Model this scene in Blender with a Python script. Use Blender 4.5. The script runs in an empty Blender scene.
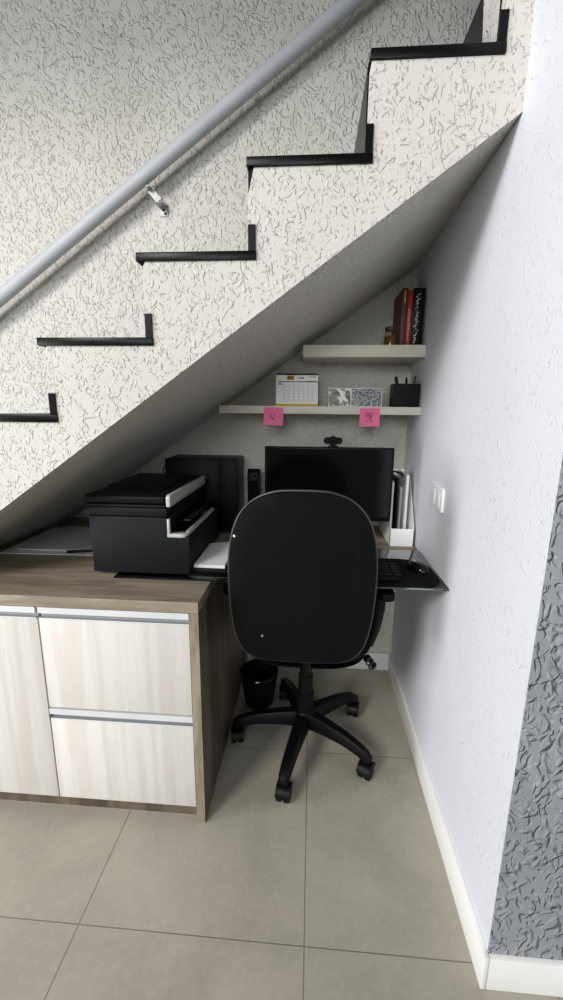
import bpy, bmesh, math, random
from mathutils import Vector, Matrix
random.seed(7)
C = bpy.context.scene.collection
PI = math.pi

# ------------------------------------------------------------------ camera
F, PITCH, YAW, ROLL = 416.446, .2108, .0703, .0103
def cam_axes():
    r = Vector((math.cos(YAW), math.sin(YAW), 0)); f0 = Vector((-math.sin(YAW), math.cos(YAW), 0))
    w = f0 * math.cos(PITCH) + Vector((0, 0, -math.sin(PITCH))); u = r.cross(w)
    cr, sr = math.cos(ROLL), math.sin(ROLL)
    return r * cr + u * sr, -r * sr + u * cr, w
r_, u_, w_ = cam_axes()
cd = bpy.data.cameras.new('camera'); cam = bpy.data.objects.new('camera', cd); C.objects.link(cam)
cd.sensor_fit = 'VERTICAL'; cd.sensor_height = 36; cd.sensor_width = 36; cd.lens = 36 * F / 1000
cd.clip_start = .02
m = Matrix((r_, u_, -w_)).transposed().to_4x4(); m.translation = Vector((0, 0, 1.22)); cam.matrix_world = m
bpy.context.scene.camera = cam

# ------------------------------------------------------------------ light
sc = bpy.context.scene
sc.view_settings.view_transform = 'Standard'; sc.view_settings.look = 'None'
sc.view_settings.gamma = 1; sc.view_settings.exposure = .28; sc.view_settings.use_curve_mapping = False
wd = bpy.data.worlds.new('room_light'); sc.world = wd; wd.use_nodes = True
wd.node_tree.nodes['Background'].inputs[0].default_value = (.93, .97, 1, 1)
wd.node_tree.nodes['Background'].inputs[1].default_value = .11
def area(name, loc, target, sx, sy, power, col):
    l = bpy.data.lights.new(name, 'AREA'); l.shape = 'RECTANGLE'; l.size = sx; l.size_y = sy; l.energy = power; l.color = col
    o = bpy.data.objects.new(name, l); C.objects.link(o); o.location = loc
    o.rotation_euler = (Vector(target) - Vector(loc)).to_track_quat('-Z', 'Y').to_euler(); return o
area('window_daylight', (-2.7, -2.7, 3.5), (0, 1.2, 1.0), 1.3, 1.3, 150, (1, .985, .955))
area('glass_door_daylight', (-3.3, -.35, .95), (.4, 1.2, .9), 1.3, 1.7, 72, (.95, .97, 1))
area('doorway_daylight', (-.5, -3.4, 2.1), (0, 1.5, 1.0), 1.6, 1.2, 55, (.93, .96, 1))  # added fill from the front to brighten the alcove, not a real doorway

# ------------------------------------------------------------------ materials
def lin(h):
    h = h.lstrip('#'); o = []
    for i in (0, 2, 4):
        c = int(h[i:i + 2], 16) / 255; o.append(c / 12.92 if c <= .04045 else ((c + .055) / 1.055) ** 2.4)
    return (*o, 1)
class NT:
    def __init__(s, name):
        s.m = bpy.data.materials.new(name); s.m.use_nodes = True; s.t = s.m.node_tree; s.N = s.t.nodes; s.b = s.N['Principled BSDF']
        s.co = s.N.new('ShaderNodeTexCoord').outputs['Object']
    def link(s, a, b): s.t.links.new(a, b)
    def map(s, sc_=(1, 1, 1), rot=(0, 0, 0), src=None):
        n = s.N.new('ShaderNodeMapping'); n.inputs['Scale'].default_value = sc_; n.inputs['Rotation'].default_value = rot
        s.link(src or s.co, n.inputs[0]); return n.outputs[0]
    def noise(s, scale, detail=2, src=None, dist=0, rough=.5, loc=0):
        n = s.N.new('ShaderNodeTexNoise'); n.inputs['Scale'].default_value = scale; n.inputs['Detail'].default_value = detail
        n.inputs['Distortion'].default_value = dist; n.inputs['Roughness'].default_value = rough
        if src is None: src = s.co
        s.link(src, n.inputs['Vector']); return n.outputs['Fac']
    def ma(s, op, a, b=0, c=0, clamp=False):
        n = s.N.new('ShaderNodeMath'); n.operation = op; n.use_clamp = clamp
        for i, v in enumerate((a, b, c)):
            if hasattr(v, 'links'): s.link(v, n.inputs[i])
            else: n.inputs[i].default_value = v
        return n.outputs[0]
    def ss(s, v, lo, hi, a=0, b=1):
        n = s.N.new('ShaderNodeMapRange'); n.interpolation_type = 'SMOOTHSTEP'; s.link(v, n.inputs[0])
        for i, x in zip((1, 2, 3, 4), (lo, hi, a, b)): n.inputs[i].default_value = x
        return n.outputs[0]
    def mix(s, f, a, b):
        n = s.N.new('ShaderNodeMix'); n.data_type = 'RGBA'
        for i, v in ((0, f), (6, a), (7, b)):
            if hasattr(v, 'links'): s.link(v, n.inputs[i])
            else: n.inputs[i].default_value = v
        return n.outputs[2]
    def col(s, c):
        if hasattr(c, 'links'): s.link(c, s.b.inputs['Base Color'])
        else: s.b.inputs['Base Color'].default_value = c
    def rough(s, v):
        if hasattr(v, 'links'): s.link(v, s.b.inputs['Roughness'])
        else: s.b.inputs['Roughness'].default_value = v
    def bump(s, h, dist, st=1):
        n = s.N.new('ShaderNodeBump'); n.inputs['Distance'].default_value = dist; n.inputs['Strength'].default_value = st
        s.link(h, n.inputs['Height']); s.link(n.outputs[0], s.b.inputs['Normal'])

def plaster(name, c, worm=1.0, scale=1.0, dist=.004, mask=(.48, .54), rot=0.0, c2=None, grain=.12, gs=240):
    """trowelled plaster: short worm-shaped ridges and grooves"""
    n = NT(name)
    def strokes(sc_, ang, st, lo, hi, off):
        w = n.N.new('ShaderNodeTexNoise'); w.inputs['Scale'].default_value = 16 * scale; w.inputs['Detail'].default_value = 0
        n.link(n.map((1, 1, 1), (off, off * 2, 0)), w.inputs['Vector'])
        mx = n.N.new('ShaderNodeVectorMath'); mx.operation = 'MULTIPLY_ADD'; n.link(w.outputs['Color'], mx.inputs[0]); mx.inputs[1].default_value = (.055, .055, .055); n.link(n.co, mx.inputs[2])
        v = n.map((1, 1, st), (0, 0, 0), n.map((1, 1, 1), (0, ang, 0), mx.outputs[0]))
        return n.ss(n.noise(sc_ * scale, .3, v), lo, hi)
    r1 = strokes(62, rot + .35, .34, mask[0] + .11, mask[1] + .24, .3)
    r2 = strokes(58, rot - .75, .34, mask[0] + .13, mask[1] + .26, .9)
    g1 = strokes(66, rot + .15, .36, mask[0] + .12, mask[1] + .25, 1.7)
    h = n.ma('SUBTRACT', n.ma('MAXIMUM', r1, r2), g1)
    g = n.noise(gs, 3)
    h = n.ma('ADD', n.ma('MULTIPLY', h, worm), n.ma('MULTIPLY', g, grain))
    h = n.ma('ADD', h, n.ma('MULTIPLY', n.noise(9, 2), .25))
    n.bump(h, dist); n.rough(.75)
    f = n.noise(2.2, 3)
    n.col(n.mix(n.ss(f, .35, .65), c, c2 or c)); n.b.inputs['Specular IOR Level'].default_value = .3
    return n.m
def simple(name, c, rough=.5, metal=0, spec=.5, bscale=None, bdist=.0005, var=None):
    n = NT(name); n.rough(rough); n.b.inputs['Metallic'].default_value = metal; n.b.inputs['Specular IOR Level'].default_value = spec
    if bscale: n.bump(n.noise(bscale, 3), bdist)
    if max(c[:3]) < .02: n.b.inputs['Specular IOR Level'].default_value = min(spec, .14) if rough > .3 else .3
    f = n.ss(n.noise(6, 3), .3, .7)
    c2 = var or tuple(min(1, x * 1.08) for x in c[:3]) + (1,)
    n.col(n.mix(f, c, c2)); return n.m
def wood(name, c1, c2, c3, scale, rot=(0, 0, 0), rough=.5, stretch=(1, 14, 14), th=(.35, .65), fine=.35):
    n = NT(name); v = n.map(stretch, rot)
    a = n.noise(scale, 6, v, .6, .62); b = n.noise(scale * 4.5, 4, v, .2, .6); k = n.noise(scale * .35, 2, v)
    x = n.mix(n.ss(a, th[0], th[1]), c1, c2)
    x = n.mix(n.ma('MULTIPLY', n.ss(b, .52, .72), fine), x, c3)
    x = n.mix(n.ma('MULTIPLY', n.ss(k, .45, .62), .4), x, c3)
    n.col(x); n.rough(rough); n.bump(b, .0006); n.b.inputs['Specular IOR Level'].default_value = .35; return n.m

M = {}
M['stairwall'] = plaster('white_trowelled_plaster', lin('cbc7c1'), 1.0, 2.0, .0028, mask=(.515, .565), c2=lin('c5c1ba'))
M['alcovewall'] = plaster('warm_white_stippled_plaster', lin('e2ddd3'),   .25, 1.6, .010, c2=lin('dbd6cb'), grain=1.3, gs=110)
M['backwall'] = plaster('grey_white_trowelled_plaster', lin('ccc9c2'), 1.0, 1.55, .0038, c2=lin('c5c2ba'), rot=.15)
M['soffit'] = plaster('grey_painted_soffit_plaster', lin('d6d2ca'), .2, 1.7, .012, c2=lin('d0ccc4'), grain=1.3, gs=150)
M['rightwall'] = plaster('pale_lavender_painted_plaster', lin('dedfe5'), .7, 1.9, .0016, mask=(.56, .60), c2=lin('dbdce2'), grain=.12)
M['greywall'] = plaster('slate_grey_trowelled_plaster', lin('979ba1'), 1.0, 1.25, .0048, mask=(.45, .51), c2=lin('8f9399'))
M['white_skirting'] = simple('white_skirting', lin('e6e5e2'), .35)
M['granite'] = None
def granite():
    n = NT('polished_black_granite'); f = n.ss(n.noise(320, 2), .60, .72)
    n.col(n.mix(f, lin('060606'), lin('1f1e1d'))); n.rough(.34); n.b.inputs['Specular IOR Level'].default_value = .16; return n.m
M['granite'] = granite()
def tiles():
    n = NT('beige_porcelain_floor_tile')
    sx = n.N.new('ShaderNodeSeparateXYZ'); n.link(n.co, sx.inputs[0])
    def g(o, off, p):
        f = n.ma('FRACT', n.ma('DIVIDE', n.ma('SUBTRACT', o, off), p)); d = n.ma('MULTIPLY', n.ma('MINIMUM', f, n.ma('SUBTRACT', 1, f)), p)
        return n.ss(d, .0008, .0019, 1, 0)
    gr = n.ma('MAXIMUM', g(sx.outputs[0], -.5324 + .0, .5448), g(sx.outputs[1], .7347, .5689))
    a = n.ss(n.noise(3.2, 6, None, .5, .6), .3, .7)
    c = n.mix(a, lin('979184'), lin('a8a294')); c = n.mix(n.ma('MULTIPLY', n.ss(n.noise(60, 4), .45, .7), .25), c, lin('b2ac9f'))
    n.col(n.mix(gr, c, lin('7b7569'))); n.rough(.42); n.bump(n.ma('SUBTRACT', n.ma('MULTIPLY', n.noise(200, 2), .1), gr), .0008); return n.m
M['floor'] = tiles()
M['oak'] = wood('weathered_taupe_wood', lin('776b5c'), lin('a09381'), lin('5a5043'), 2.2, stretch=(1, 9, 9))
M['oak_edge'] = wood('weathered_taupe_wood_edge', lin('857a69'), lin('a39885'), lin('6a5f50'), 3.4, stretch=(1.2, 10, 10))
M['oak_side'] = wood('weathered_taupe_wood_panel', lin('51463a'), lin('726555'), lin('372e26'), 2.2, stretch=(9, 9, 1))  # same taupe wood, its colour darkened to carry the shade on the panel side
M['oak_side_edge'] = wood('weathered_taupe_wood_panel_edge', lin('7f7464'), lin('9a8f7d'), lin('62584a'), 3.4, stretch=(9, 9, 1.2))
M['white_wood'] = wood('whitewashed_wood', lin('cfcac4'), lin('d4d0cb'), lin('bbb3aa'), 4.5, stretch=(16, 16, .7), fine=.3, th=(.3, .6))
M['alu'] = simple('brushed_aluminium', lin('d6d8da'), .38, .25)
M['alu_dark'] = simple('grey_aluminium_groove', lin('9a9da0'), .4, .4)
M['rail'] = simple('grey_painted_steel', lin('b3b5b9'), .5, .0)
M['steel'] = simple('bare_steel', lin('8e9090'), .45, .5)
M['dark'] = simple('dark_void_laminate', lin('171513'), .7)
M['shelf'] = simple('cream_laminate', lin('cfc8b8'), .45, bscale=300, bdist=.0001)
M['black_plastic'] = simple('black_plastic', lin('0a0a0b'), .42, bscale=500, bdist=.0002)
M['black_soft'] = simple('satin_black_plastic', lin('0d0e0f'), .5, bscale=700, bdist=.0002)
M['black_gloss'] = simple('glossy_black_plastic', lin('070707'), .12)
M['charcoal_plastic'] = simple('charcoal_printer_plastic', lin('15181a'), .5, bscale=600, bdist=.0003)
M['silver_plastic'] = simple('silver_plastic', lin('b9b8b2'), .4, .2)
M['vinyl'] = simple('dark_green_black_vinyl', lin('080a07'), .7, bscale=350, bdist=.0006, var=lin('0a0c09'), spec=.1)
M['piping'] = simple('dark_vinyl_piping', lin('303230'), .36)
M['fabric'] = simple('black_seat_fabric', lin('0a0b0a'), .9, bscale=500, bdist=.001)
M['paper'] = simple('white_paper', lin('d9dadb'), .8)
M['card_white'] = simple('white_card', lin('eeeeec'), .6)
M['paper2'] = simple('grey_paper', lin('b9bcbb'), .8)
M['switch'] = simple('white_switch_plastic', lin('efeff0'), .3)
M['pink'] = simple('pink_note_paper', lin('f0709a'), .8, var=lin('ee7aa0'))
M['ink'] = simple('dark_ink', lin('2a1a28'), .8)
M['yellow'] = simple('yellow_print', lin('d8ac1e'), .7)
M['calink'] = simple('black_print', lin('1d1d22'), .7)
M['grey_print'] = simple('grey_print', lin('8d9299'), .8)
M['red_book'] = simple('dark_red_cover', lin('4d0d0b'), .5, var=lin('560f0c'))
M['red_spine'] = simple('bright_red_spine', lin('8e1512'), .45)
M['gold'] = simple('gold_print', lin('c79a4a'), .5)
M['black_book'] = simple('black_cover', lin('0d0d0e'), .4)
M['white_print'] = simple('white_print', lin('c9c9c4'), .6)
M['pages'] = simple('page_block', lin('c8bea6'), .8)
def glass(name, c, rough=.0, tr=1):
    n = NT(name); n.col(c); n.rough(rough); n.b.inputs['Transmission Weight'].default_value = tr; n.b.inputs['IOR'].default_value = 1.5; return n.m
M['glass'] = glass('green_tinted_glass', lin('9fb3a8'))
M['jar_glass'] = glass('clear_jar_glass', lin('e8e0cc'), .03)
M['honey'] = simple('golden_spice', lin('b28a3a'), .6, var=lin('8c5f20'))
M['jar_lid'] = simple('brown_jar_lid', lin('4a2f20'), .5)
def photo1():
    n = NT('colour_photo_print'); a = n.noise(55, 3, None, .6); b = n.noise(38, 2, n.map((1, 1, 1), (.4, 1, 0)))
    c = n.mix(n.ss(a, .42, .52), lin('1c231f'), lin('7c7350')); c = n.mix(n.ss(b, .52, .58), c, lin('e9eceb')); n.col(c); n.rough(.3); return n.m
def photo2():
    n = NT('black_and_white_group_photo_print'); a = n.noise(150, 3, n.map((1.4, 1, .8)), .8); b = n.noise(60, 2)
    c = n.mix(n.ss(a, .47, .56), lin('0c0e10'), lin('b3b8b6')); c = n.mix(n.ma('MULTIPLY', n.ss(b, .52, .6), .6), c, lin('8a8f8c')); n.col(c); n.rough(.3); return n.m
M['photo1'] = photo1(); M['photo2'] = photo2()

# ------------------------------------------------------------------ mesh helpers
def merge(dst, src):
    me = bpy.data.meshes.new('tmp'); src.to_mesh(me); src.free(); dst.from_mesh(me); bpy.data.meshes.remove(me)
def setmi(bm, mi):
    for f in bm.faces: f.material_index = mi
def box(bm, x0, x1, y0, y1, z0, z1, bev=0, seg=2, mi=0, rot=None, taper=None):
    b = bmesh.new(); bmesh.ops.create_cube(b, size=1)
    for v in b.verts:
        k = 1
        if taper and v.co.z < 0: k = taper
        v.co = Vector(((x0 + x1) / 2 + v.co.x * (x1 - x0) * k, (y0 + y1) / 2 + v.co.y * (y1 - y0) * k, (z0 + z1) / 2 + v.co.z * (z1 - z0)))
    if bev: bmesh.ops.bevel(b, geom=list(b.edges), offset=bev, segments=seg, profile=.5, affect='EDGES')
    if rot: bmesh.ops.transform(b, matrix=rot, verts=b.verts)
    setmi(b, mi); merge(bm, b)
def prism(bm, poly, axis, a, b_, bev=0, mi=0, seg=2):
    """poly of 2D points extruded along an axis; the other two axes in order"""
    b = bmesh.new(); vs = []
    for t in (a, b_):
        row = []
        for p, q in poly:
            co = {'x': (t, p, q), 'y': (p, t, q), 'z': (p, q, t)}[axis]; row.append(b.verts.new(co))
        vs.append(row)
    n = len(poly); b.faces.new(vs[0]); b.faces.new(list(reversed(vs[1])))
    for i in range(n): b.faces.new((vs[0][i], vs[1][i], vs[1][(i + 1) % n], vs[0][(i + 1) % n]))
    bmesh.ops.recalc_face_normals(b, faces=b.faces)
    if bev: bmesh.ops.bevel(b, geom=list(b.edges), offset=bev, segments=seg, profile=.5, affect='EDGES')
    setmi(b, mi); merge(bm, b)
def tube(bm, pts, r, seg=12, mi=0, cap=True):
    pts = [Vector(p) for p in pts]; rs = r if isinstance(r, (list, tuple)) else [r] * len(pts)
    b = bmesh.new(); rings = []; up = None
    for i, p in enumerate(pts):
        d = (pts[min(i + 1, len(pts) - 1)] - pts[max(i - 1, 0)]).normalized()
        if up is None: up = Vector((0, 0, 1)) if abs(d.z) < .9 else Vector((0, 1, 0))
        s = d.cross(up).normalized(); up = s.cross(d).normalized()
        rings.append([b.verts.new(p + (s * math.cos(2 * PI * k / seg) + up * math.sin(2 * PI * k / seg)) * rs[i]) for k in range(seg)])
    for i in range(len(rings) - 1):
        for k in range(seg): b.faces.new((rings[i][k], rings[i][(k + 1) % seg], rings[i + 1][(k + 1) % seg], rings[i + 1][k]))
    if cap: b.faces.new(rings[0]); b.faces.new(list(reversed(rings[-1])))
    bmesh.ops.recalc_face_normals(b, faces=b.faces); setmi(b, mi); merge(bm, b)
def lathe(bm, prof, c=(0, 0, 0), seg=24, mi=0, axis='z', closed=True):
    b = bmesh.new(); rings = []
    for r, z in prof:
        if r <= 1e-6: rings.append([b.verts.new((0, 0, z))])
        else: rings.append([b.verts.new((r * math.cos(2 * PI * k / seg), r * math.sin(2 * PI * k / seg), z)) for k in range(seg)])
    for A, B in zip(rings, rings[1:]):
        for k in range(seg):
            k2 = (k + 1) % seg
            if len(A) == 1 and len(B) > 1: b.faces.new((A[0], B[k], B[k2]))
            elif len(B) == 1 and len(A) > 1: b.faces.new((A[k], A[k2], B[0]))
            elif len(A) > 1: b.faces.new((A[k], A[k2], B[k2], B[k]))
    if closed:
        for R in (rings[0], rings[-1]):
            if len(R) > 1: b.faces.new(R)
    bmesh.ops.recalc_face_normals(b, faces=b.faces)
    mt = {'z': Matrix(), 'x': Matrix.Rotation(PI / 2, 4, 'Y'), 'y': Matrix.Rotation(-PI / 2, 4, 'X')}[axis]
    bmesh.ops.transform(b, matrix=Matrix.Translation(c) @ mt, verts=b.verts); setmi(b, mi); merge(bm, b)
def obj(name, bm, mats, parent=None, label=None, kind=None, smooth=True, origin=None):
    me = bpy.data.meshes.new(name)
    if origin is not None: bmesh.ops.translate(bm, verts=bm.verts, vec=-Vector(origin))
    bm.to_mesh(me); bm.free()
    for x in (mats if isinstance(mats, (list, tuple)) else [mats]): me.materials.append(M[x])
    if smooth:
        for p in me.polygons: p.use_smooth = True
        me.set_sharp_from_angle(angle=math.radians(35))
    o = bpy.data.objects.new(name, me); C.objects.link(o)
    if parent: o.parent = parent
    if origin is not None: o.location = origin
    if label: o['label'] = label
    if kind: o['kind'] = kind
    return o
def thing(name, label, cat, loc=(0, 0, 0), rot=(0, 0, 0), group=None):
    o = bpy.data.objects.new(name, None); C.objects.link(o); o.empty_display_size = .05
    o.location = loc; o.rotation_euler = rot; o['label'] = label; o['category'] = cat
    if group: o['group'] = group
    return o
def tag(o, label, cat, group=None):
    o['label'] = label; o['category'] = cat
    if group: o['group'] = group
    return o
def B(): return bmesh.new()
def quick(name, mats, parent, *boxes, bev=0, **k):
    bm = B()
    for bx in boxes: box(bm, *bx, bev=bev)
    return obj(name, bm, mats, parent, **k)

XR, YB, YS, YF, ZC = .405, 1.8388, 1.01, .706, .7193
# ------------------------------------------------------------------ setting
bm = B(); box(bm, -2.6, 2.2, -1.2, 1.96, -.06, 0); obj('floor', bm, 'floor', kind='structure')
# stair numbers
RUN, RISE, NX0, NZ0 = .2545, .1783, -.66, 1.385           # nose of tread k at x = NX0 + k*RUN, top at z = NZ0 + k*RISE
SM, SC, SB = .702, 1.5265, 1.5015                         # soffit z = SC + SM*x at the front edge, SB at the back
bm = B(); prism(bm, [(-SB / SM, 0), (-2.6, 0), (-2.6, 3.6), (2.2, 3.6), (2.2, SB + SM * 2.2)], 'y', YB, YB + .12); obj('wall_back', bm, 'backwall', kind='structure', smooth=False)
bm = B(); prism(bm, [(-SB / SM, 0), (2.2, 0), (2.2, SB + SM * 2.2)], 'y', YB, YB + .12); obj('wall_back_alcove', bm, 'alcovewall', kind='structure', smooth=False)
# right wall: pale side wall of the alcove; under the stairs it ends at the soffit
bm = B()
box(bm, XR, XR + .10, YF, YS, 0, 3.6)
obj('wall_right', bm, 'rightwall', kind='structure', smooth=False)
bm = B(); prism(bm, [(YS, 0), (YB, 0), (YB, SB + SM * XR - .002), (YS, SC + SM * XR - .002)], 'x', XR, XR + .04)
obj('wall_alcove', bm, 'rightwall', kind='structure', smooth=False)
bm = B(); box(bm, -2.6, 2.2, .45, .60, 2.69, 3.6); obj('trim_1', bm, 'soffit', kind='structure', smooth=False)  # unseen beam added above the view to shade the top of the back wall
bm = B(); box(bm, XR + .001, 2.2, YF - .004, YF + .10, 0, 3.6)
obj('wall_front_right', bm, 'greywall', kind='structure', smooth=False)
# skirtings
def skirt(name, poly_axis, *a):
    bm = B(); box(bm, *a, bev=.002); obj(name, bm, 'white_skirting', kind='structure')
skirt('baseboard_right', 0, XR - .012, XR, YF - .016, YB - .012, 0, .088)
skirt('baseboard_back', 0, -.29, XR - .0005, YB - .012, YB, 0, .088)
skirt('baseboard_front', 0, XR + .0005, 2.2, YF - .016, YF - .004, 0, .088)

# ------------------------------------------------------------------ staircase
st = thing('staircase', 'white plastered staircase with black granite treads rising to the right', 'staircase', (0, YS, ZC))
NX = {-4: -1.67, -3: -1.42, -2: -1.165, -1: -.912, 0: -.660, 1: -.406, 2: -.153, 3: .098, 4: .345, 5: .592, 6: .84}     # nosing of tread k
RX = {-4: -1.41, -3: -1.155, -2: -.900, -1: -.646, 0: -.3935, 1: -.1505, 2: .095, 3: .342, 4: .590, 5: .838, 6: 1.08}      # riser face at the back of tread k
def TZ(k): return NZ0 + k * .1803
UND = .0185; TR = .0165
xe = RX[6] + TR
# build the step profile cleanly: verticals at each riser, horizontals under each tread
prof_ = [(RX[-4] + TR, ZC + .0012)]
for k in range(-3, 7):
    prof_.append((RX[k - 1] + TR, TZ(k) - UND)); prof_.append((RX[k] + TR, TZ(k) - UND))
prof_ = [p for p in prof_ if p[1] > ZC + .001]
prof_ += [(xe, None), (None, ZC + .0012)]
def sof(p, q, t):
    c0 = SC if t == YS else SB
    return (p if p is not None else (ZC + .0012 - c0) / SM, t, q if q is not None else c0 + SM * p)
b = B()
vs = [[b.verts.new(sof(p, q, t)) for p, q in prof_] for t in (YS, YB - .0005)]
n = len(prof_); b.faces.new(vs[0]); b.faces.new(list(reversed(vs[1])))
for i in range(n): b.faces.new((vs[0][i], vs[1][i], vs[1][(i + 1) % n], vs[0][(i + 1) % n]))
bmesh.ops.recalc_face_normals(b, faces=b.faces)
for f in b.faces:
    f.material_index = 1 if (f.normal.z < -.4 and f.calc_area() > .5) else 0
for k in range(-3, 6):                                      # plaster carried over the side edge of each granite riser
    z0, z1, x = TZ(k) + .052, TZ(k + 1) - UND, RX[k]
    e0, e1, dz = (-.0006, .006, .014) if k < 1 else ((-.0006, .013, .055) if k == 1 else (.003, .0065, .02))
    prism(b, [(x + e0, z0), (x + TR, z0), (x + TR, z1), (x + e1, z1), (x + e0, z1 - dz)], 'y', YS - .0004, YS + .0038)
bmesh.ops.translate(b, verts=b.verts, vec=(0, -YS, -ZC))
o = obj('stair_body', b, ['stairwall', 'soffit'], st, smooth=False)
for k in range(-3, 6):
    bm = B(); box(bm, NX[k], RX[k] + TR + .001, YS - .006, YB - .001, TZ(k) - .0183, TZ(k), bev=.0015)
    bmesh.ops.translate(bm, verts=bm.verts, vec=(0, -YS, -ZC)); obj('tread', bm, 'granite', st)
    bm = B(); rx = RX[k]
    prism(bm, [(YS - .004, TZ(k) + .0002), (YB - .001, TZ(k) + .0002), (YB - .001, TZ(k + 1) - UND), (YS + .004, TZ(k + 1) - UND), (YS + .004, TZ(k) + .052), (YS - .004, TZ(k) + .052)], 'x', rx, rx + TR - .0003)
    bmesh.ops.translate(bm, verts=bm.verts, vec=(0, -YS, -ZC)); obj('riser', bm, 'granite', st, smooth=False)

bm = B(); prism(bm, [(YS + .0045, TZ(3) + .001), (YS + .075, TZ(3) + .001), (YS + .105, TZ(4) - UND - .001), (YS + .0045, TZ(4) - UND - .001)], 'x', RX[3] - .0012, RX[3] - .0002)
bmesh.ops.translate(bm, verts=bm.verts, vec=(0, -YS, -ZC)); obj('plaster_smear', bm, 'stairwall', st, smooth=False, label='white plaster smeared over the edge of the top riser')
# ------------------------------------------------------------------ handrail
P0 = Vector((-1.018, 1.765, 1.850)); dr = (Vector((.104, 1.765, 2.599)) - P0).normalized(); A0, A1 = P0 - dr * 1.1, P0 + dr * 2.2
hr = thing('handrail', 'grey painted steel tube handrail climbing the textured wall above the stairs', 'handrail', (-.60, YB, 2.02))
def loc_(bm, o): bmesh.ops.translate(bm, verts=bm.verts, vec=-Vector(o)); return bm
bm = B(); tube(bm, [A0, A1], .0262, 24); obj('rail_tube', loc_(bm, (-.60, YB, 2.02)), 'rail', hr)
ob_ = (-.60, YB, 2.02)
bm = B()
prism(bm, [(-.664, 2.052), (-.640, 2.060), (-.604, 2.020), (-.626, 2.008)], 'y', 1.785, 1.7885)
box(bm, -.655, -.640, 1.757, 1.790, 2.050, 2.056, bev=.001)
box(bm, -.632, -.600, 1.785, YB - .004, 2.008, 2.0115, bev=.0008)                       # flat strap back to the wall
box(bm, -.632, -.598, YB - .0045, YB - .0003, 1.978, 2.020, bev=.001)                    # wall plate
br = obj('wall_bracket', loc_(bm, ob_), 'steel', hr, label='bare steel wall bracket')
for dx, z in ((-.004, 2.001), (.004, 1.988)):
    bm = B(); lathe(bm, [(0, -.003), (.0045, -.003), (.0045, 0), (0, 0)], (-.611 + dx, YB - .0048, z), 10, axis='y')
    obj('screw', loc_(bm, ob_), 'dark', br)

# ------------------------------------------------------------------ cabinet
XC = -.291
cb = thing('cabinet', 'low base cabinet with whitewashed wood door and two drawers', 'cabinet', (XC, YS, 0))
oc = (XC, YS, 0)
bm = B(); box(bm, -1.75, -.319, YS + .022, 1.80, .052, ZC - .0325); obj('body', loc_(bm, oc), 'dark', cb)
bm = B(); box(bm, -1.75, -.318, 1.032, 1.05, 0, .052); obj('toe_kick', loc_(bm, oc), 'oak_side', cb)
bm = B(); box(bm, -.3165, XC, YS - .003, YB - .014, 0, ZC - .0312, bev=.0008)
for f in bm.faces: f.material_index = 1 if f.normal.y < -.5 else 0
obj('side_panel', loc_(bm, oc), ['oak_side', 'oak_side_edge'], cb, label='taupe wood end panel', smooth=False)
def profile(x0, x1, ztop, parent, name='handle'):
    bm = B()
    prism(bm, [(YS - .001, ztop), (YS - .001, ztop - .018), (YS + .012, ztop - .022), (YS + .012, ztop - .031), (YS + .002, ztop - .033), (YS + .002, ztop - .037), (YS + .020, ztop - .037), (YS + .020, ztop)], 'x', x0, x1)
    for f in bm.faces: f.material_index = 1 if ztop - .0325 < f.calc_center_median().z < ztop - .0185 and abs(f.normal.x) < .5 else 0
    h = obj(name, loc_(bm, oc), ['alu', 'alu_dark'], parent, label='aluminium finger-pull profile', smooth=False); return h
def front(name, x0, x1, z0, z1, label=None):
    bm = B(); box(bm, x0, x1, YS, YS + .018, z0, z1, bev=.0012)
    return obj(name, loc_(bm, oc), 'white_wood', cb)
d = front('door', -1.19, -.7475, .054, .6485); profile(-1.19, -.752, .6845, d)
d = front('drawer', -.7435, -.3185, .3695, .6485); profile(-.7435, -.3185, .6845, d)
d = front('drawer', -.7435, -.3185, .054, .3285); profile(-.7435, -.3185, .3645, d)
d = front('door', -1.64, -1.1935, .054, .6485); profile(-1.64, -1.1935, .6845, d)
wt = B(); box(wt, -1.75, XC + .0005, YS - .005, YB - .001, ZC - .031, ZC, bev=.0008)
for f in wt.faces: f.material_index = 1 if f.normal.y < -.5 else 0
wt = obj('worktop', loc_(wt, (XC, YS, ZC)), ['oak', 'oak_edge'], smooth=False); wt.location = (XC, YS, ZC)
tag(wt, 'thick weathered taupe wood worktop on the white drawer cabinet', 'worktop')

# ------------------------------------------------------------------ desk and glass
dk = B(); box(dk, XC + .001, XR - .001, 1.44, YB - .001, ZC - .031, ZC, bev=.0008)
dk = obj('desk', loc_(dk, (0, YB, ZC)), 'oak', smooth=False); dk.location = (0, YB, ZC)
tag(dk, 'narrow wooden desk shelf along the back wall under the monitor', 'desk')
gl = B(); box(gl, -.588, XR - .001, 1.145, 1.485, ZC + .0002, ZC + .0062, bev=.001)
gl = obj('glass_sheet', loc_(gl, (.2, 1.145, ZC)), 'glass'); gl.location = (.2, 1.145, ZC)
tag(gl, 'clear green-edged glass sheet extending the desk behind the chair', 'glass sheet')
ZG = ZC + .0066
def rrect(x0, x1, y0, y1, r, seg=6):
    rs = r if isinstance(r, (list, tuple)) else [r] * 4
    out = []
    for (cx, cy, a0), q in zip(((x1, y1, 0), (x0, y1, 90), (x0, y0, 180), (x1, y0, 270)), rs):
        sx = 1 if a0 in (0, 270) else -1; sy = 1 if a0 in (0, 90) else -1
        for i in range(seg + 1):
            a = math.radians(a0 + 90 * i / seg); out.append((cx - sx * q + q * math.cos(a), cy - sy * q + q * math.sin(a)))
    return out
mt = B(); prism(mt, rrect(-.24, .393, 1.147, 1.376, [.09, .02, .02, .06]), 'z', 0, .004)
bmesh.ops.translate(mt, verts=mt.verts, vec=(-.1, -1.26, 0))
mt = obj('desk_mat', mt, 'fabric'); mt.location = (.1, 1.26, ZG)
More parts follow.
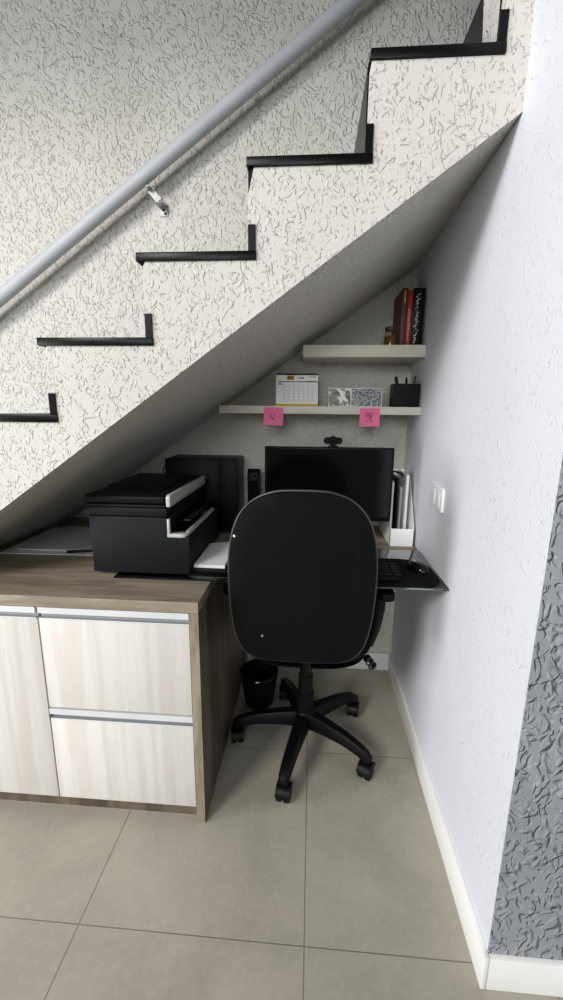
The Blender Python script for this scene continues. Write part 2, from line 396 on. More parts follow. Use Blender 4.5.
tag(mt, 'black rounded desk mat lying on the glass sheet', 'desk mat')
# keyboard
kb = thing('keyboard', 'black computer keyboard on the desk mat behind the chair', 'keyboard', (.075, 1.235, ZG + .0042))
bm = B(); prism(bm, rrect(-.20, .20, -.065, .065, .012), 'z', 0, .012, bev=.002); obj('base', bm, 'black_plastic', kb)
bm = B()
for j in range(5):
    n_ = 15 - (j == 4) * 6
    for i in range(15):
        if j == 0 and 4 <= i <= 9: continue
        x = -.187 + i * .0262; y = -.052 + j * .0222
        box(bm, x - .0005, x + .0225, y, y + .0185, .012, .0165, bev=.0012, seg=1)
box(bm, -.082, .070, -.052, -.0335, .012, .0165, bev=.0012, seg=1)
obj('keys', bm, 'black_soft', kb)
# mouse
ms = thing('computer_mouse', 'small glossy black computer mouse at the right of the desk mat', 'mouse', (.345, 1.275, ZG + .0042), (0, 0, .5))
def dome(bm, a, b_, h, seg=24, rings=8, base=0, xoff=0):
    t = bmesh.new(); R = []
    for j in range(rings + 1):
        ph = PI / 2 * j / rings; rr = math.cos(ph) ** .75; z = base + h * math.sin(ph) ** .8 if j else base
        if j == rings: R.append([t.verts.new((xoff, 0, base + h))])
        else: R.append([t.verts.new((a * rr * math.cos(2 * PI * k / seg), b_ * rr * math.sin(2 * PI * k / seg), z)) for k in range(seg)])
    for A, Bq in zip(R, R[1:]):
        for k in range(seg):
            k2 = (k + 1) % seg
            t.faces.new((A[k], A[k2], Bq[0])) if len(Bq) == 1 else t.faces.new((A[k], A[k2], Bq[k2], Bq[k]))
    t.faces.new(R[0]); bmesh.ops.recalc_face_normals(t, faces=t.faces); merge(bm, t)
bm = B(); dome(bm, .026, .042, .026); obj('shell', bm, 'black_gloss', ms)
bm = B(); lathe(bm, [(0, -.004), (.009, -.004), (.009, .004), (0, .004)], (0, .019, .0195), 16, axis='x'); obj('scroll_wheel', bm, 'silver_plastic', ms, label='silver scroll wheel')

# ------------------------------------------------------------------ monitor + webcam
MO = (.0625, 1.535, ZC)
mo = thing('computer_monitor', 'wide black flat-screen monitor on the desk behind the chair', 'monitor', MO, (0, 0, .01))
bm = B(); box(bm, -.230, .230, -.042, -.018, .108, .376, bev=.003); obj('casing', bm, 'black_plastic', mo)
bm = B(); box(bm, -.222, .222, -.0435, -.0415, .124, .369); obj('screen', bm, 'black_gloss', mo)
bm = B(); box(bm, -.14, .14, -.018, .012, .13, .33, bev=.010); obj('rear_housing', bm, 'black_plastic', mo)
bm = B(); box(bm, -.025, .025, .0, .018, .006, .20, bev=.003)
prism(bm, rrect(-.11, .11, -.045, .10, .03), 'z', .0004, .010, bev=.002); obj('stand', bm, 'black_plastic', mo)
wc = thing('webcam', 'small black webcam clipped on top edge of the monitor', 'webcam', (.076, 1.505, ZC + .3765))
bm = B(); lathe(bm, [(0, -.012), (.014, -.012), (.0175, -.006), (.0175, .006), (.014, .012), (0, .012)], (0, 0, .021), 20, axis='y')
for s in (-1, 1): lathe(bm, [(0, -.008), (.009, -.008), (.0125, -.003), (.0125, .004), (.009, .008), (0, .008)], (s * .021, .002, .022), 16, axis='y')
box(bm, -.024, .024, -.007, .008, .011, .033, bev=.006); obj('camera_body', bm, 'black_plastic', wc)
bm = B(); lathe(bm, [(0, -.0145), (.007, -.0145), (.007, -.011), (0, -.011)], (0, 0, .021), 16, axis='y'); obj('lens', bm, 'black_gloss', wc)
bm = B(); box(bm, -.018, .018, -.018, .012, .0003, .004, bev=.001); box(bm, -.006, .006, -.004, .006, .003, .014, bev=.002)
obj('clip', bm, 'black_plastic', wc)

# ------------------------------------------------------------------ computer tower, speaker
tw = thing('computer_tower', 'black computer tower standing sideways behind the printer', 'computer', (-.440, 1.72, ZC))
bm = B(); box(bm, -.149, .143, -.085, .085, .008, .309, bev=.004)
for sx in (-1, 1):
    for sy in (-1, 1): lathe(bm, [(0, .0004), (.012, .0004), (.014, .009), (0, .009)], (sx * .12, sy * .06, 0), 12)
obj('case', bm, 'black_plastic', tw)
bm = B(); box(bm, .068, .1435, -.0875, -.084, .012, .305, bev=.002); box(bm, -.145, .066, -.0865, -.084, .012, .305, bev=.001)
obj('side_cover', bm, 'black_soft', tw)
bm = B(); lathe(bm, [(0, -.003), (.006, -.003), (.006, 0), (0, 0)], (.128, -.0875, .21), 14, axis='y'); obj('power_button', bm, 'black_soft', tw)
bm = B()
tube(bm, [(-.600, 1.73, ZC + .30), (-.612, 1.735, ZC + .285), (-.632, 1.74, ZC + .255), (-.640, 1.745, ZC + .2), (-.640, 1.75, ZC + .004)], .0025, 8)
cbl = obj('power_cable', loc_(bm, (-.640, 1.75, ZC)), 'black_plastic'); cbl.location = (-.640, 1.75, ZC)
tag(cbl, 'thin black cable hanging beside the left of computer tower', 'cable')
sp = thing('desktop_speaker', 'slim black upright speaker between computer tower and monitor', 'speaker', (-.231, 1.68, ZC))
bm = B(); prism(bm, [(-.036, .0), (.03, .0), (.03, .262), (-.012, .270), (-.036, .258)], 'x', -.024, .024, bev=.004)
bmesh.ops.translate(bm, verts=bm.verts, vec=(0, 0, .0005)); obj('cabinet', bm, 'black_plastic', sp)
bm = B(); box(bm, -.018, .018, -.0385, -.035, .03, .225, bev=.001); obj('grille', bm, 'fabric', sp)
bm = B(); lathe(bm, [(0, -.004), (.005, -.004), (.006, 0), (0, 0)], (.008, -.036, .243), 14, axis='y'); obj('volume_knob', bm, 'black_gloss', sp)

# ------------------------------------------------------------------ magazine file
mf = thing('magazine_file', 'white card magazine file against the right wall beside the monitor', 'magazine file', (.350, 1.545, ZC))
W = .0445; T = .002
bm = B(); box(bm, -W, W, 0, T, .0006, .069); obj('front_panel', bm, 'card_white', mf, smooth=False)
side = [(0, .0006), (.245, .0006), (.245, .265), (.15, .262), (.115, .235), (0, .069)]
for s in (-1, 1):
    bm = B(); prism(bm, side, 'x', s * W - (T if s > 0 else 0), s * W + (0 if s > 0 else T)); obj('side_panel', bm, 'card_white', mf, smooth=False)
bm = B(); box(bm, -W + T, W - T, .243, .245, .0006, .265); box(bm, -W + T, W - T, T, .243, .0006, .0026); obj('back_panel', bm, 'card_white', mf, smooth=False)
spec = [(-.036, .012, 'paper', .235, -.20, 'folded white paper sheaf at the left in the magazine file', 'papers'),
        (-.015, .006, 'black_book', .250, -.05, 'black folder filed in the white magazine file', 'folder'),
        (-.002, .009, 'paper2', .215, .0, 'grey ring notebook filed upright in the magazine file', 'notebook'),
        (.020, .010, 'card_white', .262, .02, 'tall white booklet at the right in the magazine file', 'booklet')]
for x, t, mm, h, tilt, lb, ct in spec:
    bm = B(); box(bm, -t / 2, t / 2, .0, .17, 0, h, bev=.0008)
    if ct == 'notebook':
        for i in range(16): lathe(bm, [(.0035, -.0008), (.0045, 0), (.0035, .0008)], (0, -.002, .012 + i * .0125), 10, closed=False)
    o = obj(ct, bm, mm); o.location = (.350 + x, 1.545 + .055, ZC + .0035); o.rotation_euler = (0, 0, tilt * .3); tag(o, lb, ct)
bm = B(); tube(bm, [(.318, 1.70, ZC + .25), (.316, 1.68, ZC + .262), (.33, 1.66, ZC + .272), (.352, 1.65, ZC + .266), (.37, 1.66, ZC + .250), (.372, 1.70, ZC + .225)], .004, 8)
o = obj('black_strap', loc_(bm, (.35, 1.68, ZC + .23)), 'black_plastic'); o.location = (.35, 1.68, ZC + .23); tag(o, 'black curved strap looped over the files in the magazine file', 'strap')

# ------------------------------------------------------------------ printer
PX, PY = -.51, 1.165
pr = thing('printer', 'black multifunction printer with silver trim on the worktop', 'printer', (PX, PY, ZG))
bm = B()
prism(bm, [(-.150, .004), (.152, .004), (.154, .127), (.090, .127), (.090, .182), (-.152, .182)], 'y', 0, .40, bev=.005)
for sx in (-.12, .12):
    for sy in (.05, .35): lathe(bm, [(0, 0.0002), (.012, .0002), (.012, .006), (0, .006)], (sx, sy, 0), 12)
obj('body', bm, 'charcoal_plastic', pr)
bm = B(); box(bm, -.156, .090, -.003, .402, .184, .210, bev=.004); box(bm, -.158, .086, -.005, .402, .212, .2195, bev=.003); obj('scanner_unit', bm, 'charcoal_plastic', pr)
bm = B(); box(bm, -.158, .088, -.006, .404, .2215, .247, bev=.008, seg=3)
prism(bm, [(.03, .245), (.39, .245), (.34, .262), (.10, .262)], 'x', -.13, .05, bev=.003); obj('scanner_lid', bm, 'black_soft', pr)
bm = B(); prism(bm, [(-.003, .214), (.405, .214), (.405, .246), (.004, .250), (-.003, .244)], 'x', .0885, .102, bev=.003); pn = obj('control_panel', bm, 'silver_plastic', pr, label='silver control panel strip')
bm = B(); box(bm, .1015, .1028, .03, .36, .219, .223, bev=.0003); obj('button_groove', bm, 'grey_print', pn)
bm = B()
box(bm, .089, .097, -.004, .008, .130, .178, bev=.002)
prism(bm, rrect(.088, .150, -.004, .345, [.004, .004, .004, .02]), 'z', .122, .133, bev=.002)
box(bm, .135, .146, .02, .34, .131, .136, bev=.001)
obj('tray_frame', bm, 'silver_plastic', pr, label='silver output tray frame')
bm = B(); box(bm, .089, .138, .012, .34, .1335, .137, bev=.001); box(bm, .091, .145, .05, .36, .160, .164, bev=.001); obj('output_tray', bm, 'black_gloss', pr)
bm = B(); box(bm, .091, .120, .30, .39, .140, .158, bev=.002); obj('paper_stop', bm, 'silver_plastic', pr)
bm = B(); box(bm, .150, .262, .02, .27, .004, .016, bev=.003); obj('cassette', bm, 'black_plastic', pr)
bm = B()
for i in range(7):
    a = random.uniform(-.012, .012); z = .0168 + i * .0014
    box(bm, .100, .253, .030, .243, z, z + .0012, rot=Matrix.Translation((.2, .13, 0)) @ Matrix.Rotation(a, 4, 'Z') @ Matrix.Translation((-.2, -.13, 0)))
for v in bm.verts:
    if v.co.x > .16: v.co.z += .010 * max(0, (v.co.y - .12) / .12)
for v in bm.verts: v.co.x = max(v.co.x, .156)
o = obj('paper_sheets', loc_(bm, (.2, .13, .016)), 'paper', smooth=False); o.location = (PX + .2, PY + .13, ZG + .0165)
tag(o, 'small stack of white paper on the printer tray', 'papers')

# loose papers on the left of the worktop
def paper(x, y, rz, z, w, d, t, mat, label, name='paper_sheet'):
    bm = B(); box(bm, -w / 2, w / 2, -d / 2, d / 2, 0, t)
    o = obj(name, bm, mat, smooth=False); o.location = (x, y, z); o.rotation_euler = (0, 0, rz); return tag(o, label, 'paper')
paper(-.89, 1.49, .03, ZC + .0004, .40, .33, .002, 'paper', 'pale sheet sticking out at the bottom of the paper pile left of the printer')
paper(-.865, 1.505, -.03, ZC + .0026, .36, .30, .004, 'paper2', 'grey document pile on the worktop left of the printer', 'paper_pile')
paper(-.84, 1.50, .12, ZC + .0068, .30, .26, .0015, 'paper2', 'crooked top sheet on paper pile left of the printer')
bm = B(); box(bm, -.045, .045, -.008, .008, 0, .006, bev=.002); o = obj('pen', bm, 'black_plastic'); o.location = (-.80, 1.338, ZC + .0086); o.rotation_euler = (0, 0, .25); tag(o, 'short black marker lying on the papers left of the printer', 'pen')

# ------------------------------------------------------------------ shelves and things on them
SY = 1.62
def shelf(x0, z0, z1, label, xr=XR):
    bm = B(); box(bm, x0, xr, SY, YB - .001, z0, z1, bev=.001)
    o = obj('wall_shelf', loc_(bm, (x0, YB, z0)), 'shelf'); o.location = (x0, YB, z0); return tag(o, label, 'shelf')
shelf(-.359, 1.2095, 1.2385, 'long cream wall shelf above the monitor, the lower one', XR - .001)
shelf(-.040, 1.4165, 1.4585, 'short cream wall shelf right under the sloping stair, the upper one', XR - .001)
Z1, Z2 = 1.2388, 1.4588
# calendar
ca = thing('desk_calendar', 'desk calendar with yellow footer at left on the lower shelf', 'calendar', (-.060, 1.650, Z1), (0, 0, .06))
tl = Matrix.Rotation(-.22, 4, 'X')
bm = B(); box(bm, -.080, .080, 0, .0012, .0005, .126, rot=tl); obj('page', bm, 'card_white', ca, smooth=False)
bm = B(); box(bm, -.084, .078, .0565, .058, .0005, .126, rot=Matrix.Translation((0, .057, 0)) @ Matrix.Rotation(.22, 4, 'X') @ Matrix.Translation((0, -.057, 0))); obj('back_flap', bm, 'card_white', ca, smooth=False)
def prt(name, mat, boxes, par):
    bm = B()
    for x0, x1, z0, z1 in boxes: box(bm, x0, x1, -.0006, 0, z0, z1, rot=tl)
    return obj(name, bm, mat, par, smooth=False)
prt('header_band', 'calink', [(-.080, .080, .120, .126), (-.076, .078, .0925, .0955), (.045, .072, .1125, .1145), (.008, .013, .106, .112), (.0145, .019, .106, .110), (.020, .025, .106, .112)], ca)
prt('logo_block', 'yellow', [(-.040, -.012, .100, .118)], ca); prt('footer_band', 'yellow', [(-.080, .080, .0005, .0085)], ca); prt('header_line', 'yellow', [(.035, .078, .0962, .0985)], ca)
bm = B()
for x0, x1, z0, z1 in [(-.036, -.033, .103, .115), (-.030, -.0275, .103, .115), (-.0275, -.0245, .108, .111), (-.0245, -.022, .103, .115), (-.019, -.016, .103, .115)]: box(bm, x0, x1, -.0011, -.0006, z0, z1, rot=tl)
obj('logo_marks', bm, 'calink', ca, smooth=False)
g = [(-.074, -.058, .082, .088)]
for r in range(5):
    for c_ in range(7): g.append((-.052 + c_ * .0185, -.046 + c_ * .0185, .022 + r * .013, .025 + r * .013))
g += [(-.076, .076, .0175 + r * .013, .0180 + r * .013) for r in range(6)] + [(-.056 + c_ * .0185, -.0555 + c_ * .0185, .018, .083) for c_ in range(8)]
prt('date_grid', 'grey_print', g, ca)
bm = B(); top = tl @ Vector((0, 0, .126))
for i in range(26): lathe(bm, [(.0042, -.0006), (.005, 0), (.0042, .0006)], (-.076 + i * .0061, top.y + .001, top.z - .001), 10, axis='x', closed=False)
obj('spiral_binding', bm, 'steel', ca)
# photos
def photo(x, w, h, mat, label, group=None, rz=0):
    t = thing('photo_print', label, 'photo', (x, 1.665, Z1), (-.12, 0, rz))
    bm = B(); box(bm, -w / 2, w / 2, 0, .0012, .0004, h); obj('card', bm, 'card_white', t, smooth=False)
    bm = B(); box(bm, -w / 2 + .002, w / 2 - .002, -.0005, 0, .002, h - .002); obj('image', bm, mat, t, smooth=False)
photo(.104, .086, .070, 'photo1', 'small colour photo propped on the lower shelf beside calendar')
photo(.206, .118, .070, 'photo2', 'grey group photo propped on the lower shelf next to pen holder', rz=-.02)
# pen holder
ph = thing('pen_holder', 'black square pen holder at right end of the lower shelf', 'pen holder', (.350, 1.675, Z1))
bm = B()
for a in ((-.049, -.046, -.035, .035), (.046, .049, -.035, .035), (-.046, .046, -.035, -.032), (-.046, .046, .032, .035), (-.0015, .0015, -.032, .032)): box(bm, *a, .0004, .085)
box(bm, -.049, .049, -.035, .035, .0004, .003); obj('box', bm, 'black_plastic', ph, smooth=False)
def pen(x, y, h, tx, ty, mat, label, r=.0045):
    bm = B(); lathe(bm, [(0, 0), (.0015, .002), (r, .012), (r, h - .01), (r * .7, h), (0, h)], (0, 0, 0), 12)
    o = obj('pen', bm, mat); o.location = (x, y, Z1 + .0035); o.rotation_euler = (tx, ty, 0); tag(o, label, 'pen')
pen(.336, 1.667, .112, .1, -.24, 'black_plastic', 'black pen leaning left out of the pen holder', .006)
pen(.372, 1.67, .112, .0, .12, 'black_gloss', 'slim glossy black pen at the right in the pen holder')
pen(.362, 1.685, .108, -.05, -.05, 'black_soft', 'black pen in the middle of the pen holder')
# sticky notes
def note(x, label, strokes, rz):
    t = thing('sticky_note', label, 'sticky note', (x, SY - .0012, 1.2275), (0, rz, 0), 'pink sticky notes on the lower shelf edge')
    b = bmesh.new(); n_ = 8; w = .037
    rows = []
    for i in range(n_ + 1):
        z = .005 - .067 * i / n_; y = -.0002 - .008 * max(0, (i / n_ - .35)) ** 2
        rows.append([(b.verts.new((-w, y, z)), b.verts.new((w, y, z))), (b.verts.new((-w, y + .0005, z)), b.verts.new((w, y + .0005, z)))])
    for A, Q in zip(rows, rows[1:]):
        b.faces.new((A[0][0], A[0][1], Q[0][1], Q[0][0])); b.faces.new((A[1][1], A[1][0], Q[1][0], Q[1][1]))
        b.faces.new((A[0][0], Q[0][0], Q[1][0], A[1][0])); b.faces.new((A[0][1], A[1][1], Q[1][1], Q[0][1]))
    b.faces.new((rows[0][0][0], rows[0][1][0], rows[0][1][1], rows[0][0][1])); b.faces.new((rows[-1][0][0], rows[-1][0][1], rows[-1][1][1], rows[-1][1][0]))
    bmesh.ops.recalc_face_normals(b, faces=b.faces); p = obj('paper', b, 'pink', t, smooth=False)
    bm = B()
    for st_ in strokes: tube(bm, [(u, -.0045, v) for u, v in st_], .0011, 6)
    obj('handwriting', bm, 'ink', t)
note(-.148, 'left pink sticky note on the lower shelf, under the calendar', [[(-.008, -.018), (-.011, -.026), (-.006, -.034), (.002, -.032)], [(.004, -.016), (.007, -.024)], [(-.004, -.040), (.003, -.038)]], .02)
note(.215, 'right pink sticky note on the lower shelf, with more handwriting', [[(-.014, -.016), (-.006, -.012), (.004, -.016), (.012, -.012)], [(-.012, -.024), (-.004, -.020), (.002, -.026), (.010, -.021)], [(-.008, -.032), (.0, -.029), (.008, -.033)], [(.0, -.036), (.006, -.044), (.012, -.040)], [(-.012, -.040), (-.006, -.044)]], -.02)
# books
def book(x0, x1, h, dep, cov, spine, label, y0=1.66):
    xm = (x0 + x1) / 2; w = (x1 - x0) / 2
    t = thing('book', label, 'book', (xm, y0, Z2))
    bm = B(); box(bm, -w, -w + .002, 0, dep, .0004, h); box(bm, w - .002, w, 0, dep, .0004, h); obj('cover', bm, cov, t, smooth=False)
    bm = B(); box(bm, -w, w, -.002, 0, .0004, h, bev=.0006); s = obj('spine', bm, spine, t)
    bm = B(); box(bm, -w + .0021, w - .0021, .001, dep - .004, .003, h - .003); obj('page_block', bm, 'pages', t, smooth=False)
    return t, s, w
t, s, w = book(.316, .335, .200, .165, 'red_book', 'red_book', 'dark red hardcover book beside the jar on the upper shelf')
bm = B(); box(bm, -.002, .002, -.0026, -.002, .15, .19); obj('title', bm, 'gold', s)
t, s, w = book(.3365, .354, .192, .150, 'red_spine', 'red_spine', 'bright red book with gold lettering in the middle of the upper shelf books')
bm = B()
for i in range(14): box(bm, -.0045 + random.uniform(0, .002), .0035 + random.uniform(-.003, 0), -.0027, -.002, .02 + i * .008, .0245 + i * .008)
obj('title', bm, 'gold', s, smooth=False)
t, s, w = book(.3555, .396, .200, .155, 'black_book', 'black_book', 'thick black book with white lettering by the right wall on the upper shelf')
bm = B()
for i in range(22):
    z = .012 + i * .0078; x = -.013 + random.uniform(-.001, .009)
    box(bm, x, x + random.uniform(.002, .008), -.0027, -.002, z, z + random.uniform(.002, .005))
    if i % 2: box(bm, x + .006, x + .009, -.0027, -.002, z + .002, z + .006)
obj('title', bm, 'white_print', s, smooth=False)
# jar
jr = thing('glass_jar', 'small glass jar with golden contents at left of the books', 'jar', (.283, 1.675, Z2))
bm = B(); lathe(bm, [(0, .0005), (.021, .0005), (.024, .004), (.024, .042), (.019, .050), (.018, .056), (.0165, .056), (.0175, .049), (.0225, .041), (.0225, .005), (.0, .003)], (0, 0, 0), 24, closed=False); obj('glass', bm, 'jar_glass', jr)
bm = B(); lathe(bm, [(0, .0034), (.0215, .005), (.0215, .033), (.012, .036), (0, .035)], (0, 0, 0), 20); obj('contents', bm, 'honey', jr)
bm = B(); lathe(bm, [(0, .0565), (.020, .0565), (.021, .059), (.021, .067), (.019, .070), (0, .070)], (0, 0, 0), 24); obj('lid', bm, 'jar_lid', jr)

# ------------------------------------------------------------------ wall switch
sw = thing('light_switch', 'white rocker switch plate on the pale right wall', 'switch', (XR, 1.322, .958))
bm = B(); box(bm, -.009, -.0003, -.062, .062, -.037, .037, bev=.003, seg=3); obj('plate', bm, 'switch', sw)
for i, y in enumerate((-.022, .022)):
    bm = B(); box(bm, -.0105, -.0085, y - .020, y + .020, -.024, .024, bev=.0015); obj('rocker', bm, 'switch', sw)

# ------------------------------------------------------------------ waste bin
wb = thing('waste_bin', 'small round black waste bin on the floor behind the chair leg', 'bin', (-.195, 1.545, 0))
bm = B(); lathe(bm, [(0, .0004), (.048, .0004), (.060, .018), (.078, .15), (.076, .15), (.058, .020), (0, .006)], seg=32, closed=False); obj('bucket', bm, 'black_plastic', wb)
bm = B(); lathe(bm, [(.074, .150), (.081, .150), (.082, .155), (.080, .159), (.075, .158)], seg=32, closed=False); obj('rim', bm, 'black_gloss', wb)

# ------------------------------------------------------------------ office chair
ch = thing('office_chair', 'black five-star swivel office chair seen from behind at the desk', 'office chair', (0, 1.35, 0))
BX = -.018                      # the backrest sits slightly left of the column
# base with five legs and casters
angs = [184, 256, 327, 39, 111]
bm = B(); lathe(bm, [(0, .080), (.034, .080), (.044, .090), (.044, .132), (.034, .146), (0, .146)], seg=28); obj('base_hub', bm, 'black_plastic', ch)
RC = .252
def leg_mesh(a):
    b = bmesh.new(); R = []
    ca_, sa = math.cos(a), math.sin(a)
    for r, w, z0, z1 in ((.030, .028, .090, .142), (.09, .026, .096, .138), (.17, .022, .094, .128), (.222, .020, .084, .114), (.252, .018, .072, .102), (.268, .013, .070, .088)):
        ring = []
        for dx, dz in ((-1, 0), (-1, .55), (-.55, 1), (.55, 1), (1, .55), (1, 0)):
            z = z0 + (z1 - z0) * dz; ring.append(b.verts.new((r * ca_ - dx * w * sa, r * sa + dx * w * ca_, z)))
        R.append(ring)
    for A, Q in zip(R, R[1:]):
        for k in range(6): b.faces.new((A[k], A[(k + 1) % 6], Q[(k + 1) % 6], Q[k]))
    b.faces.new(R[0]); b.faces.new(list(reversed(R[-1]))); bmesh.ops.recalc_face_normals(b, faces=b.faces); return b
casang = [100, 80, 60, 75, 95]
for i, dg in enumerate(angs):
    a = math.radians(dg); lg = obj('leg', leg_mesh(a), 'black_plastic', ch)
    cx, cy = RC * math.cos(a), RC * math.sin(a)
    ct = math.radians(casang[i]); axd = Vector((math.cos(ct - PI / 2), math.sin(ct - PI / 2), 0)); rotm = Matrix.Rotation(ct - PI / 2, 4, 'Z')
    xf = Matrix.Translation((cx, cy, 0)) @ rotm
    bm = B()
    for s in (-1, 1):
        b2 = bmesh.new(); lathe(b2, [(0, -.0095), (.024, -.0095), (.028, -.007), (.028, .007), (.024, .0095), (0, .0095)], (s * .0125, 0, .0284), 24, axis='x')
        bmesh.ops.transform(b2, matrix=xf, verts=b2.verts); merge(bm, b2)
    cs = obj('caster', bm, 'black_plastic', lg)
    bm = B(); b2 = bmesh.new()
    lathe(b2, [(0, .050), (.008, .050), (.008, .080), (0, .080)], (0, 0, 0), 12)
    hood = [(.033 * math.cos(t), .0284 + .033 * math.sin(t)) for t in [math.radians(10 + 16 * i) for i in range(11)]] + [(.0295 * math.cos(t), .0284 + .0295 * math.sin(t)) for t in [math.radians(170 - 16 * i) for i in range(11)]]
    prism(b2, hood, 'x', -.0225, .0225)
    bmesh.ops.transform(b2, matrix=xf, verts=b2.verts); merge(bm, b2)
    obj('caster_housing', bm, 'black_plastic', lg)
bm = B(); lathe(bm, [(0, .144), (.031, .144), (.031, .215), (.026, .216), (.026, .285), (.021, .286), (.021, .34), (0, .34)], seg=28); obj('gas_lift_cover', bm, 'black_soft', ch)
bm = B(); lathe(bm, [(0, .338), (.014, .338), (.014, .40), (0, .40)], seg=20); obj('gas_lift', bm, 'steel', ch)
bm = B(); box(bm, -.09, .09, -.11, .11, .392, .420, bev=.006); obj('tilt_mechanism', bm, 'black_plastic', ch)
# seat
def pad(outline, d0, d1, bul, axis):
    pass
def superpad(bm, hw, hd, z0, z1, ex=3.2, rings=6, seg=56, c=(0, 0, 0)):
    b = bmesh.new(); R = []; n_ = rings * 2
    zm, zh = (z0 + z1) / 2, (z1 - z0) / 2
    for j in range(n_ + 1):
        ph = -PI / 2 + PI * j / n_; s = abs(math.cos(ph)) ** .35; z = zm + zh * (abs(math.sin(ph)) ** .9) * (1 if ph > 0 else -1)
        if j in (0, n_): s = .80
        ring = []
        for k in range(seg):
            t = 2 * PI * k / seg; co, si = math.cos(t), math.sin(t)
            x = hw * s * math.copysign(abs(co) ** (2 / ex), co); y = hd * s * math.copysign(abs(si) ** (2 / ex), si)
            ring.append(b.verts.new((c[0] + x, c[1] + y, z)))
        R.append(ring)
    for A, Q in zip(R, R[1:]):
        for k in range(seg): b.faces.new((A[k], A[(k + 1) % seg], Q[(k + 1) % seg], Q[k]))
    b.faces.new(R[0]); b.faces.new(R[-1]); bmesh.ops.recalc_face_normals(b, faces=b.faces); merge(bm, b)
bm = B(); superpad(bm, .222, .220, .432, .505, c=(0, .03, 0)); se = obj('seat', bm, 'fabric', ch)
bm = B(); superpad(bm, .205, .205, .420, .436, c=(0, .03, 0)); obj('seat_pan', bm, 'black_plastic', ch)
# backrest outline measured off the photo: (half width per height)
zb0, zb1 = .517, 1.02
prof = [(0, .100), (.010, .140), (.030, .166), (.070, .184), (.13, .195), (.20, .200), (.28, .201), (.34, .196), (.39, .186), (.43, .170), (.46, .148), (.484, .116), (.497, .080), (.502, .050)]
def backshape(y0, y1, inset=0, curve=.03, zoff=0):
    """closed cushion: outline ring in x-z, bowed back in depth"""
    pts = [(w - inset, z) for z, w in prof] + [(-(w - inset), z) for z, w in reversed(prof)]
    pts = [(x, zb0 + inset * (1 - 2 * (z / .5)) + z) for x, z in pts]
    # smooth by Chaikin
    for _ in range(3):
        q = []
        for i in range(len(pts)):
            a, c = pts[i], pts[(i + 1) % len(pts)]
            q += [(a[0] * .75 + c[0] * .25, a[1] * .75 + c[1] * .25), (a[0] * .25 + c[0] * .75, a[1] * .25 + c[1] * .75)]
        pts = q
    return pts
YBK = -.275                      # back plane relative to chair centre
def bow(x, z): return -.030 * (((z - .55) / .5) ** 1.5 if z > .55 else 0) + .16 * x * x
def backmesh(sections, shrinkc=(0, .79)):
    pts = backshape(0, 0); b = bmesh.new(); R = []
    for y, s in sections:
        R.append([b.verts.new((BX + x - s * (1 if x > 0 else -1) * min(1, abs(x) / .05), YBK + y + bow(x, z), z - s * (1 if z > .79 else -1) * min(1, abs(z - .79) / .1))) for x, z in pts])
    n_ = len(pts)
    for A, Q in zip(R, R[1:]):
        for k in range(n_): b.faces.new((A[k], A[(k + 1) % n_], Q[(k + 1) % n_], Q[k]))
    # fill the two faces with inner rings so that they can bow
    for ring, y, d in ((R[0], sections[0][0], -1), (R[-1], sections[-1][0], 1)):
        prev = ring
        for f in (.8, .55, .3, .1):
            nr = []
            for v in ring:
                x = (v.co.x - BX) * f; z = .79 + (v.co.z - .79) * f; nr.append(b.verts.new((BX + x, YBK + y + bow(x, z) + d * .006 * (1 - f), z)))
            for k in range(n_): b.faces.new((prev[k], prev[(k + 1) % n_], nr[(k + 1) % n_], nr[k]))
            prev = nr
        b.faces.new(prev)
    bmesh.ops.recalc_face_normals(b, faces=b.faces); return b
obj('backrest_cover', backmesh([(-.012, .007), (-.008, .002), (.002, 0)]), 'vinyl', ch, label='smooth dark vinyl rear cover of the backrest')
obj('backrest', backmesh([(.0025, .002), (.012, -.001), (.035, .0), (.052, .006), (.062, .02)]), 'fabric', ch)
bm = B(); pts = backshape(0, 0)
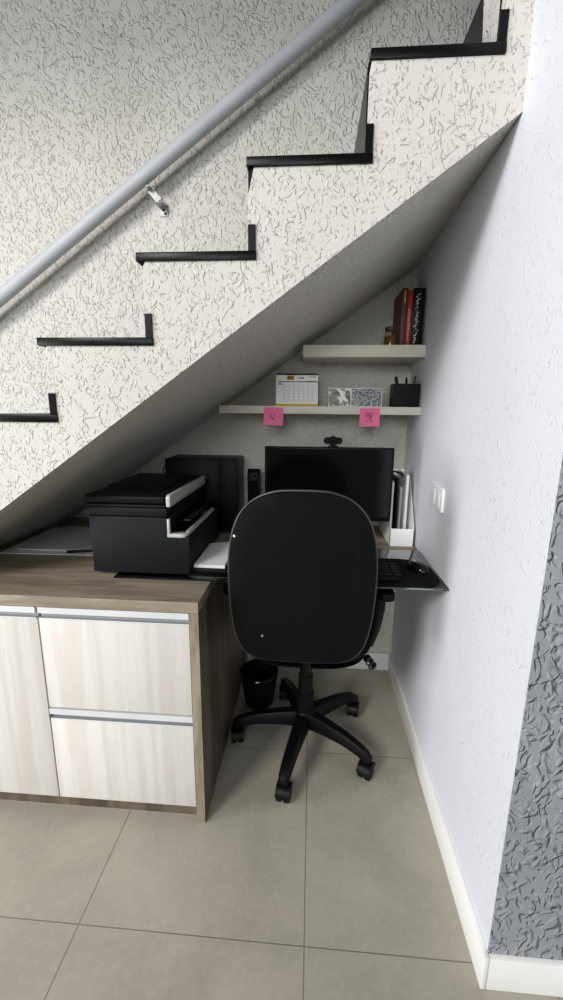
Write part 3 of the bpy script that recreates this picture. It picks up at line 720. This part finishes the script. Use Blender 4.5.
tube(bm, [(BX + x * 1.006, YBK + .0012 + bow(x, z), .79 + (z - .79) * 1.004) for x, z in pts] + [(BX + pts[0][0] * 1.006, YBK + .0012 + bow(*pts[0]), .79 + (pts[0][1] - .79) * 1.004)], .0034, 8, cap=False)
obj('piping', bm, 'piping', ch, label='thin raised piping round the backrest edge')
bm = B(); lathe(bm, [(0, -.005), (.003, -.004), (.0045, 0), (0, 0)], (-.199, YBK - .008 + bow(.18, .90), .893), 14, axis='y'); obj('bolt_cap', bm, 'paper', ch, label='small white cap at left edge of the backrest')
for x, z in ((-.125, .60),):
    bm = B(); lathe(bm, [(0, -.004), (.003, -.003), (.004, 0), (0, 0)], (x, YBK - .015 + bow(x, z), z), 12, axis='y'); obj('screw', bm, 'steel', ch)
bm = B()
tube(bm, [(0, YBK + .05, .66), (0, YBK + .048, .58), (0, YBK + .062, .48), (0, YBK + .09, .425), (0, YBK + .15, .408), (0, -.07, .406)], .014, 12)
box(bm, -.03, .03, YBK + .018, YBK + .058, .56, .70, bev=.004)
obj('back_support_bar', bm, 'black_plastic', ch)
# armrests
for s in (-1, 1):
    bm = B()
    tube(bm, [(s * .13, .02, .408), (s * .200, .01, .408), (s * .218, -.01, .43), (s * .230, -.03, .50), (s * .236, -.045, .58), (s * .238, -.05, .642)], [.012, .013, .017, .020, .022, .020], 12)
    ar = obj('armrest', bm, 'black_plastic', ch)
    bm = B(); prism(bm, rrect(s * .247 - .026, s * .247 + .026, -.13, .08, .02), 'z', .640, .668, bev=.005); obj('arm_pad', bm, 'black_soft', ar)
# lever with crinkled knob
bm = B(); tube(bm, [(.08, -.03, .408), (.16, -.05, .404), (.205, -.055, .402)], .006, 8); lv = obj('height_lever', bm, 'black_plastic', ch)
bm = B(); b2 = bmesh.new(); lathe(b2, [(0, 0), (.011, .003), (.015, .010), (.0125, .018), (.016, .026), (.013, .033), (.0165, .042), (.011, .050), (0, .052)], (0, 0, 0), 9)
dl = Vector((.024, -.010, -.030)).normalized(); bmesh.ops.transform(b2, matrix=Matrix.Translation((.200, -.055, .408)) @ dl.to_track_quat('Z', 'Y').to_matrix().to_4x4(), verts=b2.verts); merge(bm, b2)
obj('lever_knob', bm, 'black_gloss', lv)
